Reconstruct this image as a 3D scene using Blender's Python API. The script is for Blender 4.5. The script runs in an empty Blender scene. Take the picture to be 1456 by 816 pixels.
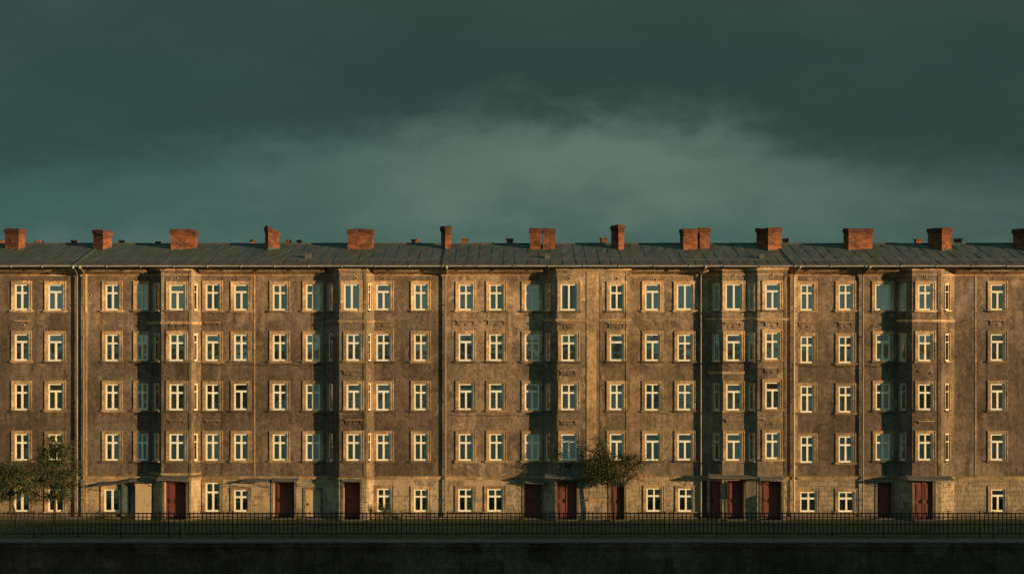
import bpy, bmesh, math, random
from mathutils import Vector, Matrix
R = math.radians
rnd = random.Random(7)
S = bpy.context.scene
COL = S.collection
F, D0, HY, CH = 1840.0, 80.0, 486.0, 10.9      # photo focal px, camera distance, horizon row, camera height

def X(px, d=0.0): return (px - 728.0) * (D0 - d) / F
def Z(py, d=0.0): return CH - (py - HY) * (D0 - d) / F

# ------------------------------------------------------------------ node helpers
def new_mat(name):
    m = bpy.data.materials.new(name); m.use_nodes = True
    nt = m.node_tree; nt.nodes.clear()
    out = nt.nodes.new('ShaderNodeOutputMaterial')
    b = nt.nodes.new('ShaderNodeBsdfPrincipled')
    nt.links.new(b.outputs[0], out.inputs[0])
    return m, nt, b, out
class NB:
    def __init__(s, nt): s.nt = nt
    def n(s, t, **k):
        x = s.nt.nodes.new(t)
        for a, v in k.items(): setattr(x, a, v)
        return x
    def put(s, sock, v):
        if hasattr(v, 'is_linked') or isinstance(v, bpy.types.NodeSocket): s.nt.links.new(v, sock)
        elif v is not None:
            if isinstance(v, (tuple, list)) and len(v) == 3 and sock.type == 'RGBA': v = (*v, 1)
            sock.default_value = v
    def math(s, op, a, b=None, c=None, clamp=False):
        x = s.n('ShaderNodeMath', operation=op, use_clamp=clamp)
        s.put(x.inputs[0], a)
        if b is not None: s.put(x.inputs[1], b)
        if c is not None: s.put(x.inputs[2], c)
        return x.outputs[0]
    def noise(s, vec, scale, detail=4, rough=.55, dist=0.0):
        x = s.n('ShaderNodeTexNoise'); s.put(x.inputs['Vector'], vec)
        x.inputs['Scale'].default_value = scale; x.inputs['Detail'].default_value = detail
        x.inputs['Roughness'].default_value = rough; x.inputs['Distortion'].default_value = dist
        return x.outputs[0]
    def scale(s, vec, sc):
        x = s.n('ShaderNodeMapping'); s.put(x.inputs[0], vec); x.inputs['Scale'].default_value = sc
        return x.outputs[0]
    def map(s, v, a, b, c=0.0, d=1.0, smooth=False):
        x = s.n('ShaderNodeMapRange'); x.clamp = True
        if smooth: x.interpolation_type = 'SMOOTHSTEP'
        s.put(x.inputs[0], v)
        for i, q in enumerate((a, b, c, d)): s.put(x.inputs[i+1], q)
        return x.outputs[0]
    def mix(s, f, a, b, blend='MIX'):
        x = s.n('ShaderNodeMix', data_type='RGBA', blend_type=blend)
        s.put(x.inputs[0], f); s.put(x.inputs[6], a); s.put(x.inputs[7], b)
        return x.outputs[2]
    def bump(s, h, dist, strength=1.0, normal=None):
        x = s.n('ShaderNodeBump'); s.put(x.inputs['Height'], h)
        x.inputs['Distance'].default_value = dist; x.inputs['Strength'].default_value = strength
        if normal is not None: s.put(x.inputs['Normal'], normal)
        return x.outputs[0]
    def pos(s): return s.n('ShaderNodeNewGeometry').outputs['Position']

def plaster_mat(name, cA, cB, cC, patch=.5, seed=0.0, bumpd=.03):
    m, nt, b, out = new_mat(name); k = NB(nt); P0 = k.pos()
    off = k.n('ShaderNodeVectorMath', operation='ADD'); k.put(off.inputs[0], P0); off.inputs[1].default_value = (seed, seed*.7, seed*.3)
    P = off.outputs[0]
    z_ = k.n('ShaderNodeSeparateXYZ'); k.put(z_.inputs[0], P0)
    big = k.noise(P, .22, 4, .6, .4)
    med = k.noise(P, .9, 6, .65, .6)
    fine = k.noise(P, 6, 6, .7)
    spk = k.noise(P, 22, 3, .6)
    streak = k.noise(k.scale(P, (2.6, 2.6, .22)), 1.0, 5, .6)
    col = k.mix(k.map(big, .40, .60), tuple(c*.86 for c in cA), tuple(c*1.12 for c in cB))
    col = k.mix(k.map(med, .44, .66, 0, .7), col, cC)
    soft = k.noise(P, .55, 5, .7, .8)
    col = k.mix(k.map(soft, .52, .66, 0, .55), col, tuple(c*1.5 for c in cB))
    # water streaks / soot
    col = k.mix(k.map(streak, .50, .68, 0, .6), col, tuple(c*.45 for c in cA))
    # pale repaired or flaked patches with a sharp edge
    pm = k.noise(P, 1.1, 5, .6, 1.2)
    pmask = k.map(pm, .56 - .05*patch, .68 - .05*patch, 0, .45*patch+.12)
    col = k.mix(pmask, col, tuple(min(1, c*1.75) for c in cB))
    rowf = k.math('FRACT', k.math('DIVIDE', k.math('SUBTRACT', Z(657)+ 30.9, z_.outputs[2]), 3.09))
    sx = k.noise(k.scale(P, (3.4, 3.4, .12)), 1.0, 3, .6)
    run = k.math('MULTIPLY', k.map(sx, .50, .62), k.map(k.math('ADD', rowf, k.math('MULTIPLY', fine, .25)), 0.12, .62, .5, 0))
    col = k.mix(run, col, tuple(c*.42 for c in cA))
    vr = k.n('ShaderNodeTexVoronoi', distance='CHEBYCHEV'); wv = k.n('ShaderNodeTexNoise'); k.put(wv.inputs['Vector'], P); wv.inputs['Scale'].default_value = .8; wv.inputs['Detail'].default_value = 6
    wa = k.n('ShaderNodeVectorMath', operation='MULTIPLY_ADD'); k.put(wa.inputs[0], wv.outputs['Color']); wa.inputs[1].default_value = (1.3, 0, 1.3); k.put(wa.inputs[2], P)
    k.put(vr.inputs['Vector'], wa.outputs[0]); vr.inputs['Scale'].default_value = .42
    vc = k.n('ShaderNodeSeparateColor'); k.put(vc.inputs[0], vr.outputs['Color'])
    fld = k.map(vc.outputs[0], 0, 1, .80, 1.18)
    col = k.mix(k.map(vc.outputs[1], .8, .82, 0, .3), col, (.13, .115, .095))
    fm = k.map(fine, .33, .68, .62, 1.3)
    cc = k.n('ShaderNodeVectorMath', operation='SCALE'); k.put(cc.inputs[0], col)
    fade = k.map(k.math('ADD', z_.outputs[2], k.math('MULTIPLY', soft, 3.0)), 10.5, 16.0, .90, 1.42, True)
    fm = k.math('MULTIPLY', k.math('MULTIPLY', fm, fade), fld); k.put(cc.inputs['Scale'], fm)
    col = cc.outputs[0]
    dark = k.map(k.noise(P, 2.6, 7, .75, .5), .58, .72, 0, .5)
    col = k.mix(dark, col, tuple(c*.35 for c in cA))
    # cracks
    v = k.n('ShaderNodeTexVoronoi', feature='DISTANCE_TO_EDGE')
    dv = k.n('ShaderNodeVectorMath', operation='ADD'); k.put(dv.inputs[0], P)
    sv = k.n('ShaderNodeVectorMath', operation='SCALE')
    nn = k.n('ShaderNodeTexNoise'); k.put(nn.inputs['Vector'], P); nn.inputs['Scale'].default_value = 1.6; nn.inputs['Detail'].default_value = 5
    k.put(sv.inputs[0], nn.outputs['Color']); sv.inputs['Scale'].default_value = 1.1
    k.put(dv.inputs[1], sv.outputs[0]); k.put(v.inputs['Vector'], dv.outputs[0]); v.inputs['Scale'].default_value = .55
    crack = k.math('MULTIPLY', k.map(v.outputs['Distance'], 0, .018, 1, 0), k.map(med, .42, .6))
    col = k.mix(k.math('MULTIPLY', crack, .6), col, tuple(c*.3 for c in cA))
    k.put(b.inputs['Base Color'], col)
    b.inputs['Roughness'].default_value = .95
    b.inputs['Specular IOR Level'].default_value = .15
    h = k.math('ADD', k.math('MULTIPLY', med, .9), k.math('MULTIPLY', fine, .42))
    h = k.math('ADD', h, k.math('MULTIPLY', spk, .12))
    h = k.math('ADD', h, k.math('MULTIPLY', pmask, .35))
    h = k.math('SUBTRACT', h, k.math('MULTIPLY', crack, .5))
    k.put(b.inputs['Normal'], k.bump(h, bumpd, .9))
    return m

def stone_mat(name, seed=0.0, cover=.5, tone=1.0):
    m, nt, b, out = new_mat(name); k = NB(nt); P0 = k.pos()
    sep = k.n('ShaderNodeSeparateXYZ'); k.put(sep.inputs[0], P0)
    com = k.n('ShaderNodeCombineXYZ')
    k.put(com.inputs[0], k.math('ADD', k.math('ADD', sep.outputs[0], sep.outputs[1]), seed))
    k.put(com.inputs[1], k.math('MULTIPLY', sep.outputs[2], 1.55)); com.inputs[2].default_value = seed
    wob = k.n('ShaderNodeTexNoise'); k.put(wob.inputs['Vector'], com.outputs[0]); wob.inputs['Scale'].default_value = 1.3; wob.inputs['Detail'].default_value = 4
    ad = k.n('ShaderNodeVectorMath', operation='MULTIPLY_ADD'); k.put(ad.inputs[0], wob.outputs['Color']); ad.inputs[1].default_value = (.34, .30, 0); k.put(ad.inputs[2], com.outputs[0])
    br = k.n('ShaderNodeTexBrick'); k.put(br.inputs['Vector'], ad.outputs[0]); br.inputs['Scale'].default_value = 1
    br.inputs['Brick Width'].default_value = .62; br.inputs['Row Height'].default_value = .46; br.inputs['Mortar Size'].default_value = .022; br.inputs['Mortar Smooth'].default_value = .4
    br.squash = .68; br.squash_frequency = 3; br.offset = .42
    br.inputs['Color1'].default_value = (0, 0, 0, 1); br.inputs['Color2'].default_value = (1, 1, 1, 1); br.inputs['Mortar'].default_value = (.5, .5, .5, 1)
    sv = k.n('ShaderNodeSeparateColor'); k.put(sv.inputs[0], br.outputs['Color'])
    joint = br.outputs['Fac']
    P = P0
    med = k.noise(P, 1.2, 6, .65, .5); fine = k.noise(P, 9, 5, .7)
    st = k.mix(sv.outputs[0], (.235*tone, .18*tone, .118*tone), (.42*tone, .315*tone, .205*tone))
    st = k.mix(k.map(sv.outputs[1], .7, 1, 0, .7), st, (.2*tone, .16*tone, .115*tone))
    st = k.mix(k.math('MULTIPLY', joint, .8), st, (.085, .068, .05))
    cm = k.noise(P, .75, 6, .65, .9)
    t = .62 - .25*cover
    cov = k.map(cm, t, t + .02, 0, 1)
    pl = k.mix(k.map(med, .35, .65), (.33*tone, .24*tone, .155*tone), (.46*tone, .335*tone, .21*tone))
    faint = k.math('MULTIPLY', joint, .22)
    pl = k.mix(faint, pl, (.1, .08, .06))
    col = k.mix(cov, st, pl)
    col = k.mix(k.map(k.noise(k.scale(P, (1, 1, .5)), 1.7, 6, .7, .3), .56, .68, 0, .65), col, (.10, .078, .055))
    # darker towards the foot of the wall
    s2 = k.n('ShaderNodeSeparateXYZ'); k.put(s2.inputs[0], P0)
    foot_dark = k.map(k.math('ADD', s2.outputs[2], k.math('MULTIPLY', fine, -.6)), -.2, .45, .6, 0)
    col = k.mix(foot_dark, col, (.09, .075, .055))
    fs = k.n('ShaderNodeVectorMath', operation='SCALE'); k.put(fs.inputs[0], col); k.put(fs.inputs['Scale'], k.map(fine, .3, .7, .72, 1.2))
    k.put(b.inputs['Base Color'], fs.outputs[0]); b.inputs['Roughness'].default_value = .95; b.inputs['Specular IOR Level'].default_value = .15
    h = k.math('SUBTRACT', k.math('MULTIPLY', fine, .5), k.math('MULTIPLY', joint, k.map(cov, 0, 1, .9, .2)))
    h = k.math('ADD', h, k.math('MULTIPLY', cov, .6)); h = k.math('ADD', h, k.math('MULTIPLY', sv.outputs[2], .5))
    k.put(b.inputs['Normal'], k.bump(h, .035, .9))
    return m

def simple_mat(name, c1, c2, scale=4, rough=.6, metal=0, bumpd=.004, spec=.4, dirt=None, stretch=(1,1,1)):
    m, nt, b, out = new_mat(name); k = NB(nt); P = k.scale(k.pos(), stretch)
    n1 = k.noise(P, scale, 5, .65, .3)
    col = k.mix(k.map(n1, .35, .65), c1, c2)
    if dirt: col = k.mix(k.map(k.noise(P, scale*2.3, 6, .7, .6), .56, .66, 0, .85), col, dirt)
    k.put(b.inputs['Base Color'], col); b.inputs['Roughness'].default_value = rough
    b.inputs['Metallic'].default_value = metal; b.inputs['Specular IOR Level'].default_value = spec
    k.put(b.inputs['Normal'], k.bump(k.noise(P, scale*4, 4, .6), bumpd, .8))
    return m

def brick_mat():
    m, nt, b, out = new_mat('chimney brick'); k = NB(nt)
    tc = k.n('ShaderNodeTexCoord').outputs['Object']
    sep = k.n('ShaderNodeSeparateXYZ'); k.put(sep.inputs[0], tc)
    com = k.n('ShaderNodeCombineXYZ'); k.put(com.inputs[0], k.math('ADD', sep.outputs[0], sep.outputs[1])); k.put(com.inputs[1], sep.outputs[2])
    br = k.n('ShaderNodeTexBrick'); k.put(br.inputs['Vector'], com.outputs[0]); br.inputs['Scale'].default_value = 1
    br.inputs['Brick Width'].default_value = .27; br.inputs['Row Height'].default_value = .095
    br.inputs['Mortar Size'].default_value = .012; br.inputs['Mortar Smooth'].default_value = .3
    br.inputs['Color1'].default_value = (.40, .125, .055, 1); br.inputs['Color2'].default_value = (.17, .055, .03, 1); br.inputs['Mortar'].default_value = (.16, .11, .08, 1)
    P = k.pos()
    col = k.mix(k.map(k.noise(P, 2.2, 6, .7, .4), .48, .60, 0, .85), br.outputs['Color'], (.085, .045, .03))
    col = k.mix(k.map(k.noise(P, 5, 6, .7, .4), .6, .7, 0, .5), col, (.36, .22, .15))
    col = k.mix(k.map(k.math('ADD', sep.outputs[2], k.math('MULTIPLY', k.noise(P, 2, 4, .6), .9)), 1.35, 1.9, 0, .75), col, (.06, .035, .025))
    k.put(b.inputs['Base Color'], col); b.inputs['Roughness'].default_value = .95; b.inputs['Specular IOR Level'].default_value = .1
    h = k.math('SUBTRACT', k.noise(P, 9, 5, .7), k.math('MULTIPLY', br.outputs['Fac'], .8))
    k.put(b.inputs['Normal'], k.bump(h, .03, 1))
    return m

def roof_mat(name, seed):
    m, nt, b, out = new_mat(name); k = NB(nt); P0 = k.pos()
    off = k.n('ShaderNodeVectorMath', operation='ADD'); k.put(off.inputs[0], P0); off.inputs[1].default_value = (seed, 0, 0); P = off.outputs[0]
    sep = k.n('ShaderNodeSeparateXYZ'); k.put(sep.inputs[0], P)
    # per-sheet tone
    cell = k.n('ShaderNodeTexWhiteNoise'); cell.noise_dimensions = '2D'
    cc = k.n('ShaderNodeCombineXYZ'); k.put(cc.inputs[0], k.math('FLOOR', k.math('DIVIDE', sep.outputs[0], .74))); k.put(cc.inputs[1], k.math('FLOOR', k.math('DIVIDE', sep.outputs[1], 1.9)))
    k.put(cell.inputs[0], cc.outputs[0])
    col = k.mix(cell.outputs[0], (.044, .058, .052), (.064, .075, .066))
    col = k.mix(k.map(k.noise(k.scale(P, (1, .5, .5)), 1.3, 6, .7, .5), .5, .68, 0, .75), col, (.085, .095, .083))
    rust = k.map(k.noise(k.scale(P, (1, .45, .45)), 2.1, 6, .72, .8), .53, .63, 0, .9)
    col = k.mix(rust, col, (.10, .05, .03))
    low = k.map(sep.outputs[1], -.35, -.1, 1, 0)      # older eaves course, below the snow guard
    r2 = k.map(k.noise(P, 2.6, 6, .7, .5), .36, .56)
    col = k.mix(k.math('MULTIPLY', low, k.math('MULTIPLY', r2, .8)), col, (.075, .048, .034))
    k.put(b.inputs['Base Color'], col); b.inputs['Roughness'].default_value = .75; b.inputs['Metallic'].default_value = .0
    b.inputs['Specular IOR Level'].default_value = .3
    h = k.math('ADD', k.noise(P, 1.5, 3, .5), k.math('MULTIPLY', k.noise(P, 7, 5, .6), .25))
    k.put(b.inputs['Normal'], k.bump(h, .05, .8))
    return m

def glass_mat():
    m = bpy.data.materials.new('window glass'); m.use_nodes = True; nt = m.node_tree; nt.nodes.clear(); k = NB(nt)
    out = k.n('ShaderNodeOutputMaterial'); g = k.n('ShaderNodeBsdfGlossy'); t = k.n('ShaderNodeBsdfTransparent'); mx = k.n('ShaderNodeMixShader')
    g.inputs['Roughness'].default_value = .04; g.inputs['Color'].default_value = (.80, .67, .60, 1)
    t.inputs['Color'].default_value = (.88, .95, .92, 1)
    P = k.pos()
    k.put(g.inputs['Normal'], k.bump(k.noise(P, .9, 2, .5), .03, .6))
    f = k.n('ShaderNodeFresnel'); f.inputs[0].default_value = 1.5
    oi = k.n('ShaderNodeObjectInfo')
    fac = k.math('ADD', f.outputs[0], k.map(oi.outputs['Random'], 0, 1, .04, .36), clamp=True)
    k.put(mx.inputs[0], fac); nt.links.new(t.outputs[0], mx.inputs[1]); nt.links.new(g.outputs[0], mx.inputs[2]); nt.links.new(mx.outputs[0], out.inputs[0])
    return m

M = {}
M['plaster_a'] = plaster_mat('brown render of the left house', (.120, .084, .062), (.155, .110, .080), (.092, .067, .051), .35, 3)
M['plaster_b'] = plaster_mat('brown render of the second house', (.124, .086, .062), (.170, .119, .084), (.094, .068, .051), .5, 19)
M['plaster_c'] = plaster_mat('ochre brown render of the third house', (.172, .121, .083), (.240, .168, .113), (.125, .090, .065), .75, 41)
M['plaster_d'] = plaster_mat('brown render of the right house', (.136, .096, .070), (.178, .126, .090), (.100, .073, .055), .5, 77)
M['trim'] = plaster_mat('pale worn plaster trim', (.36, .232, .128), (.47, .305, .168), (.22, .148, .09), .5, 5, .02)
M['cant'] = plaster_mat('flaking bay corner plaster', (.135, .098, .064), (.185, .135, .086), (.10, .074, .052), .7, 9, .03)
M['pale'] = plaster_mat('faded ochre render of the wide bay', (.19, .135, .090), (.27, .190, .124), (.140, .10, .07), .8, 61)
M['stone_a'] = stone_mat('darker ground floor masonry left house', 3, .55, .72)  # lower tone than the other houses
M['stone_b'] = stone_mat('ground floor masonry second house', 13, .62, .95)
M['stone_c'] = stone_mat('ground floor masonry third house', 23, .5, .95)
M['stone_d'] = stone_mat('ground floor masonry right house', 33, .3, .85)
M['paint'] = simple_mat('cream window paint', (.86, .79, .63), (.76, .67, .5), 3, .55, dirt=(.55, .44, .29))
M['paint2'] = simple_mat('white window paint', (.84, .81, .72), (.74, .7, .58), 3, .5)
M['glass'] = glass_mat()
M['room'] = simple_mat('dim room wall', (.17, .165, .145), (.24, .225, .19), 1, .9)
M['curtain'] = simple_mat('greyed net curtain', (.62, .60, .52), (.45, .44, .38), 2, .9, stretch=(3, 3, .4))
M['curtain_b'] = simple_mat('brown curtain', (.16, .115, .085), (.11, .08, .062), 2, .9)
M['brick'] = brick_mat()
M['soot'] = simple_mat('sooty chimney top', (.07, .045, .033), (.13, .07, .045), 5, .95)
M['roof_a'] = roof_mat('green grey sheet metal a', 3); M['roof_b'] = roof_mat('green grey sheet metal b', 17)
M['zinc'] = simple_mat('weathered zinc', (.40, .37, .32), (.28, .25, .21), 2, .6, .0, dirt=(.16, .1, .065))
M['pipe'] = simple_mat('painted downpipe', (.24, .185, .125), (.16, .12, .082), 2, .7, dirt=(.09, .05, .035), stretch=(1, 1, .4))
M['tin'] = simple_mat('tarred tin canopy', (.07, .075, .068), (.11, .1, .085), 2, .8, dirt=(.14, .07, .04))
M['soffit'] = simple_mat('stained eaves boards', (.16, .12, .08), (.1, .078, .055), 3, .9)
M['red'] = simple_mat('oxide red door paint', (.165, .038, .025), (.105, .030, .021), 2.5, .75, dirt=(.11, .04, .026), stretch=(1.5, 1.5, .5))
M['red_dark'] = simple_mat('dark brown red door paint', (.14, .038, .026), (.1, .03, .022), 2.5, .75, dirt=(.06, .03, .022))
M['beige'] = simple_mat('beige painted boards', (.50, .335, .20), (.40, .27, .165), 2, .8, dirt=(.2, .15, .1), stretch=(1.5, 1.5, .5))
M['teal'] = simple_mat('faded teal board', (.09, .13, .12), (.06, .09, .085), 2, .8, dirt=(.05, .05, .04))
M['iron'] = simple_mat('black iron', (.005, .005, .005), (.010, .008, .007), 6, .8, 0)
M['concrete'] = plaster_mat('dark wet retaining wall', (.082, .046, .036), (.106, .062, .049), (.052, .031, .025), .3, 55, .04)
M['coping'] = simple_mat('grey coping stone', (.13, .115, .10), (.09, .08, .07), 1.2, .8, dirt=(.045, .038, .032))
M['lawn'] = simple_mat('lawn soil', (.08, .09, .032), (.065, .062, .03), 1.3, .95, bumpd=.03)
M['asphalt'] = simple_mat('asphalt', (.05, .05, .048), (.036, .036, .035), .6, .9)
M['bark'] = simple_mat('bark', (.07, .052, .035), (.04, .03, .022), 6, .95, bumpd=.02, stretch=(1, 1, .3))

def leaf_mat(name, cols):
    m, nt, b, out = new_mat(name); k = NB(nt)
    g = k.n('ShaderNodeNewGeometry').outputs['Random Per Island']
    r = k.n('ShaderNodeValToRGB'); k.put(r.inputs[0], g)
    e = r.color_ramp.elements; e[0].color = (*cols[0], 1); e[1].color = (*cols[-1], 1)
    for i in range(1, len(cols)-1):
        q = r.color_ramp.elements.new(i/(len(cols)-1)); q.color = (*cols[i], 1)
    k.put(b.inputs['Base Color'], r.outputs[0]); b.inputs['Roughness'].default_value = .7; b.inputs['Specular IOR Level'].default_value = .25
    tr = k.n('ShaderNodeBsdfTranslucent'); k.put(tr.inputs[0], r.outputs[0]); mx = k.n('ShaderNodeMixShader'); mx.inputs[0].default_value = .25
    nt.links.new(b.outputs[0], mx.inputs[1]); nt.links.new(tr.outputs[0], mx.inputs[2]); nt.links.new(mx.outputs[0], out.inputs[0])
    return m
M['leaf'] = leaf_mat('tree leaves', [(.035, .058, .02), (.05, .072, .026), (.068, .084, .032), (.105, .092, .04)])
M['grass'] = leaf_mat('grass blades', [(.07, .09, .025), (.09, .105, .03), (.115, .115, .04), (.15, .11, .055)])

# ------------------------------------------------------------------ mesh helpers
class MB:
    def __init__(s): s.v = []; s.f = []; s.mi = []
    def quad(s, a, b, c, d, mi=0):
        n = len(s.v); s.v += [tuple(a), tuple(b), tuple(c), tuple(d)]; s.f.append((n, n+1, n+2, n+3)); s.mi.append(mi)
    def tri(s, a, b, c, mi=0):
        n = len(s.v); s.v += [tuple(a), tuple(b), tuple(c)]; s.f.append((n, n+1, n+2)); s.mi.append(mi)
    def box(s, x0, x1, y0, y1, z0, z1, mi=0, mat=None):
        n = len(s.v)
        p = [(x0,y0,z0),(x1,y0,z0),(x1,y1,z0),(x0,y1,z0),(x0,y0,z1),(x1,y0,z1),(x1,y1,z1),(x0,y1,z1)]
        if mat is not None: p = [tuple(mat @ Vector(q)) for q in p]
        s.v += p
        for f in ((0,3,2,1),(4,5,6,7),(0,1,5,4),(1,2,6,5),(2,3,7,6),(3,0,4,7)):
            s.f.append(tuple(n+i for i in f)); s.mi.append(mi)
    def tube(s, pts, rad, seg=8, mi=0, cap=True):
        pts = [Vector(p) for p in pts]; n0 = len(s.v)
        if not hasattr(rad, '__len__'): rad = [rad]*len(pts)
        for i, p in enumerate(pts):
            t = (pts[min(i+1, len(pts)-1)] - pts[max(i-1, 0)]).normalized()
            a = Vector((0,0,1)) if abs(t.z) < .9 else Vector((1,0,0))
            u = t.cross(a).normalized(); w = t.cross(u)
            for j in range(seg):
                an = 2*math.pi*j/seg
                s.v.append(tuple(p + (u*math.cos(an) + w*math.sin(an))*rad[i]))
        for i in range(len(pts)-1):
            for j in range(seg):
                a = n0+i*seg+j; b_ = n0+i*seg+(j+1)%seg
                s.f.append((a, b_, b_+seg, a+seg)); s.mi.append(mi)
        if cap:
            s.f.append(tuple(n0+j for j in range(seg))); s.mi.append(mi)
            s.f.append(tuple(n0+(len(pts)-1)*seg+j for j in reversed(range(seg)))); s.mi.append(mi)
    def mesh(s, name, mats):
        me = bpy.data.meshes.new(name); me.from_pydata(s.v, [], s.f)
        for q in (mats if isinstance(mats, (list, tuple)) else [mats]): me.materials.append(q)
        if any(s.mi): me.polygons.foreach_set('material_index', s.mi)
        me.update()
        return me
    def build(s, name, mats, parent=None, loc=(0,0,0), rz=0, recalc=False):
        me = s.mesh(name, mats)
        if recalc:
            bm = bmesh.new(); bm.from_mesh(me); bmesh.ops.recalc_face_normals(bm, faces=bm.faces); bm.to_mesh(me); bm.free()
        return link(name, me, parent, loc, rz)
def link(name, me, parent=None, loc=(0,0,0), rz=0):
    o = bpy.data.objects.new(name, me); COL.objects.link(o)
    o.parent = parent; o.location = loc; o.rotation_euler = (0, 0, rz)
    return o
def tag(o, label=None, cat=None, group=None, kind=None):
    if label: o['label'] = label
    if cat: o['category'] = cat
    if group: o['group'] = group
    if kind: o['kind'] = kind
    return o
def empty(name, loc=(0,0,0), rz=0):
    o = bpy.data.objects.new(name, None); COL.objects.link(o); o.location = loc; o.rotation_euler = (0,0,rz); o.empty_display_size = .3
    return o

# ------------------------------------------------------------------ facade pieces
class Facet:
    """vertical wall strip between two plan points given as (photo column, projection from the main wall)"""
    def __init__(s, a, b, mat=0):
        s.d0, s.d1 = a[1], b[1]
        s.A = Vector((X(*a), -a[1])); s.B = Vector((X(*b), -b[1]))
        s.u = (s.B - s.A).normalized(); s.L = (s.B - s.A).length; s.n = Vector((s.u.y, -s.u.x))
        s.ang = math.atan2(s.u.y, s.u.x); s.ops = []; s.mat = mat
        s.px0, s.px1 = a[0], b[0]
    def t(s, px):
        k = (px - 728.0)/F
        # x(t) = k*(D0-d(t));  d = -y
        ax, ay, ux, uy = s.A.x, s.A.y, s.u.x, s.u.y
        return (k*(D0 + ay) - ax)/(ux - k*uy)
    def d(s, px): return -(s.A.y + s.u.y*s.t(px))
    def pt(s, t, inward=0.0, z=0.0):
        p = s.A + s.u*t - s.n*inward
        return Vector((p.x, p.y, z))
    def opening(s, px0, px1, py0, py1, reveal):
        dm = s.d((px0+px1)/2)
        o = (max(.03, s.t(px0)), min(s.L-.03, s.t(px1)), Z(py1, dm), Z(py0, dm), reveal)
        s.ops.append(o); return o
    def wall(s, mb, z0, z1, mi, only):
        ops = [o for o in s.ops if only(o)]
        us = sorted({0.0, s.L} | {o[0] for o in ops} | {o[1] for o in ops})
        zs = sorted({z0, z1} | {min(max(o[2], z0), z1) for o in ops} | {min(max(o[3], z0), z1) for o in ops})
        for i in range(len(us)-1):
            for j in range(len(zs)-1):
                cu, cz = (us[i]+us[i+1])/2, (zs[j]+zs[j+1])/2
                if any(o[0] < cu < o[1] and o[2] < cz < o[3] for o in ops): continue
                mb.quad(s.pt(us[i],0,zs[j]), s.pt(us[i+1],0,zs[j]), s.pt(us[i+1],0,zs[j+1]), s.pt(us[i],0,zs[j+1]), mi)
        for (a, b, c, d_, r) in ops:
            c = max(c, z0)
            mb.quad(s.pt(a,0,c), s.pt(a,0,d_), s.pt(a,r,d_), s.pt(a,r,c), mi)
            mb.quad(s.pt(b,0,d_), s.pt(b,0,c), s.pt(b,r,c), s.pt(b,r,d_), mi)
            mb.quad(s.pt(a,0,d_), s.pt(b,0,d_), s.pt(b,r,d_), s.pt(a,r,d_), mi)
            mb.quad(s.pt(b,0,c), s.pt(a,0,c), s.pt(a,r,c), s.pt(b,r,c), mi)

_cache = {}
def win_meshes(w, h, kind, paint, thin=False):
    w, h = round(w, 2), round(h, 2); key = (w, h, kind, paint, thin)
    if key in _cache: return _cache[key]
    hw = w/2; fr = .09 if not thin else .06; b = .056 if not thin else .035
    f = MB(); y0, y1 = .04, .13
    f.box(-hw, -hw+fr, y0, y1, 0, h); f.box(hw-fr, hw, y0, y1, 0, h)
    f.box(-hw+fr, hw-fr, y0, y1, 0, fr+.01); f.box(-hw+fr, hw-fr, y0, y1, h-fr, h)
    tz = h*.66 if kind in 'AM' else h*.70
    zt = h-fr
    if kind == 'A' or kind == 'M':
        f.box(-hw+fr, hw-fr, y0+.004, y1-.01, tz-b, tz+b)
        f.box(-b, b, y0-.012, y1-.02, fr+.01, tz-b); f.box(-b*.8, b*.8, y0-.006, y1-.02, tz+b, zt)
    elif kind == 'B':
        f.box(-hw+fr, hw-fr, y0-.012, y1-.01, tz-b, tz+b*1.2); f.box(-b, b, y0-.006, y1-.02, fr+.01, tz-b)
    elif kind == 'C':
        f.box(-b, b, y0-.012, y1-.01, fr+.01, zt)
    elif kind == 'D':
        f.box(-hw+fr, hw-fr, y0-.012, y1-.01, tz-b, tz+b*1.2)
    elif kind == 'N':
        f.box(-hw+fr, hw-fr, y0+.004, y1-.01, tz-.02, tz+.02)
    # slim sash edges inside each light
    g = MB(); g.box(-hw+fr*.5, hw-fr*.5, .088, .094, fr*.5, h-fr*.5)
    r = MB(); e = .16; dp = .95
    r.quad((-hw-e,.20,-e),(hw+e,.20,-e),(hw+e,.95,-e),(-hw-e,.95,-e)); r.quad((-hw-e,.20,h+e),(-hw-e,.95,h+e),(hw+e,.95,h+e),(hw+e,.20,h+e))
    r.quad((-hw-e,.95,-e),(hw+e,.95,-e),(hw+e,.95,h+e),(-hw-e,.95,h+e))
    r.quad((-hw-e,.20,-e),(-hw-e,.95,-e),(-hw-e,.95,h+e),(-hw-e,.20,h+e)); r.quad((hw+e,.20,-e),(hw+e,.20,h+e),(hw+e,.95,h+e),(hw+e,.95,-e))
    _cache[key] = (f.mesh('frame', M[paint]), g.mesh('pane', M['glass']), r.mesh('room', M['room']))
    return _cache[key]

def curtain_mesh(w, h, parts, mat):
    c = MB()
    for (a, b, z0, z1) in parts:
        n = max(3, int((b-a)*w/.045)); prev = None
        for i in range(n+1):
            x = -w/2 + w*(a + (b-a)*i/n); y = .19 + .018*math.sin(i*1.9 + a*9) + rnd.uniform(-.006, .006)
            if prev: c.quad((prev[0], prev[1], h*z0), (x, y, h*z0), (x, y, h*z1), (prev[0], prev[1], h*z1))
            prev = (x, y)
    return c.mesh('curtain', mat)

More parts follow.
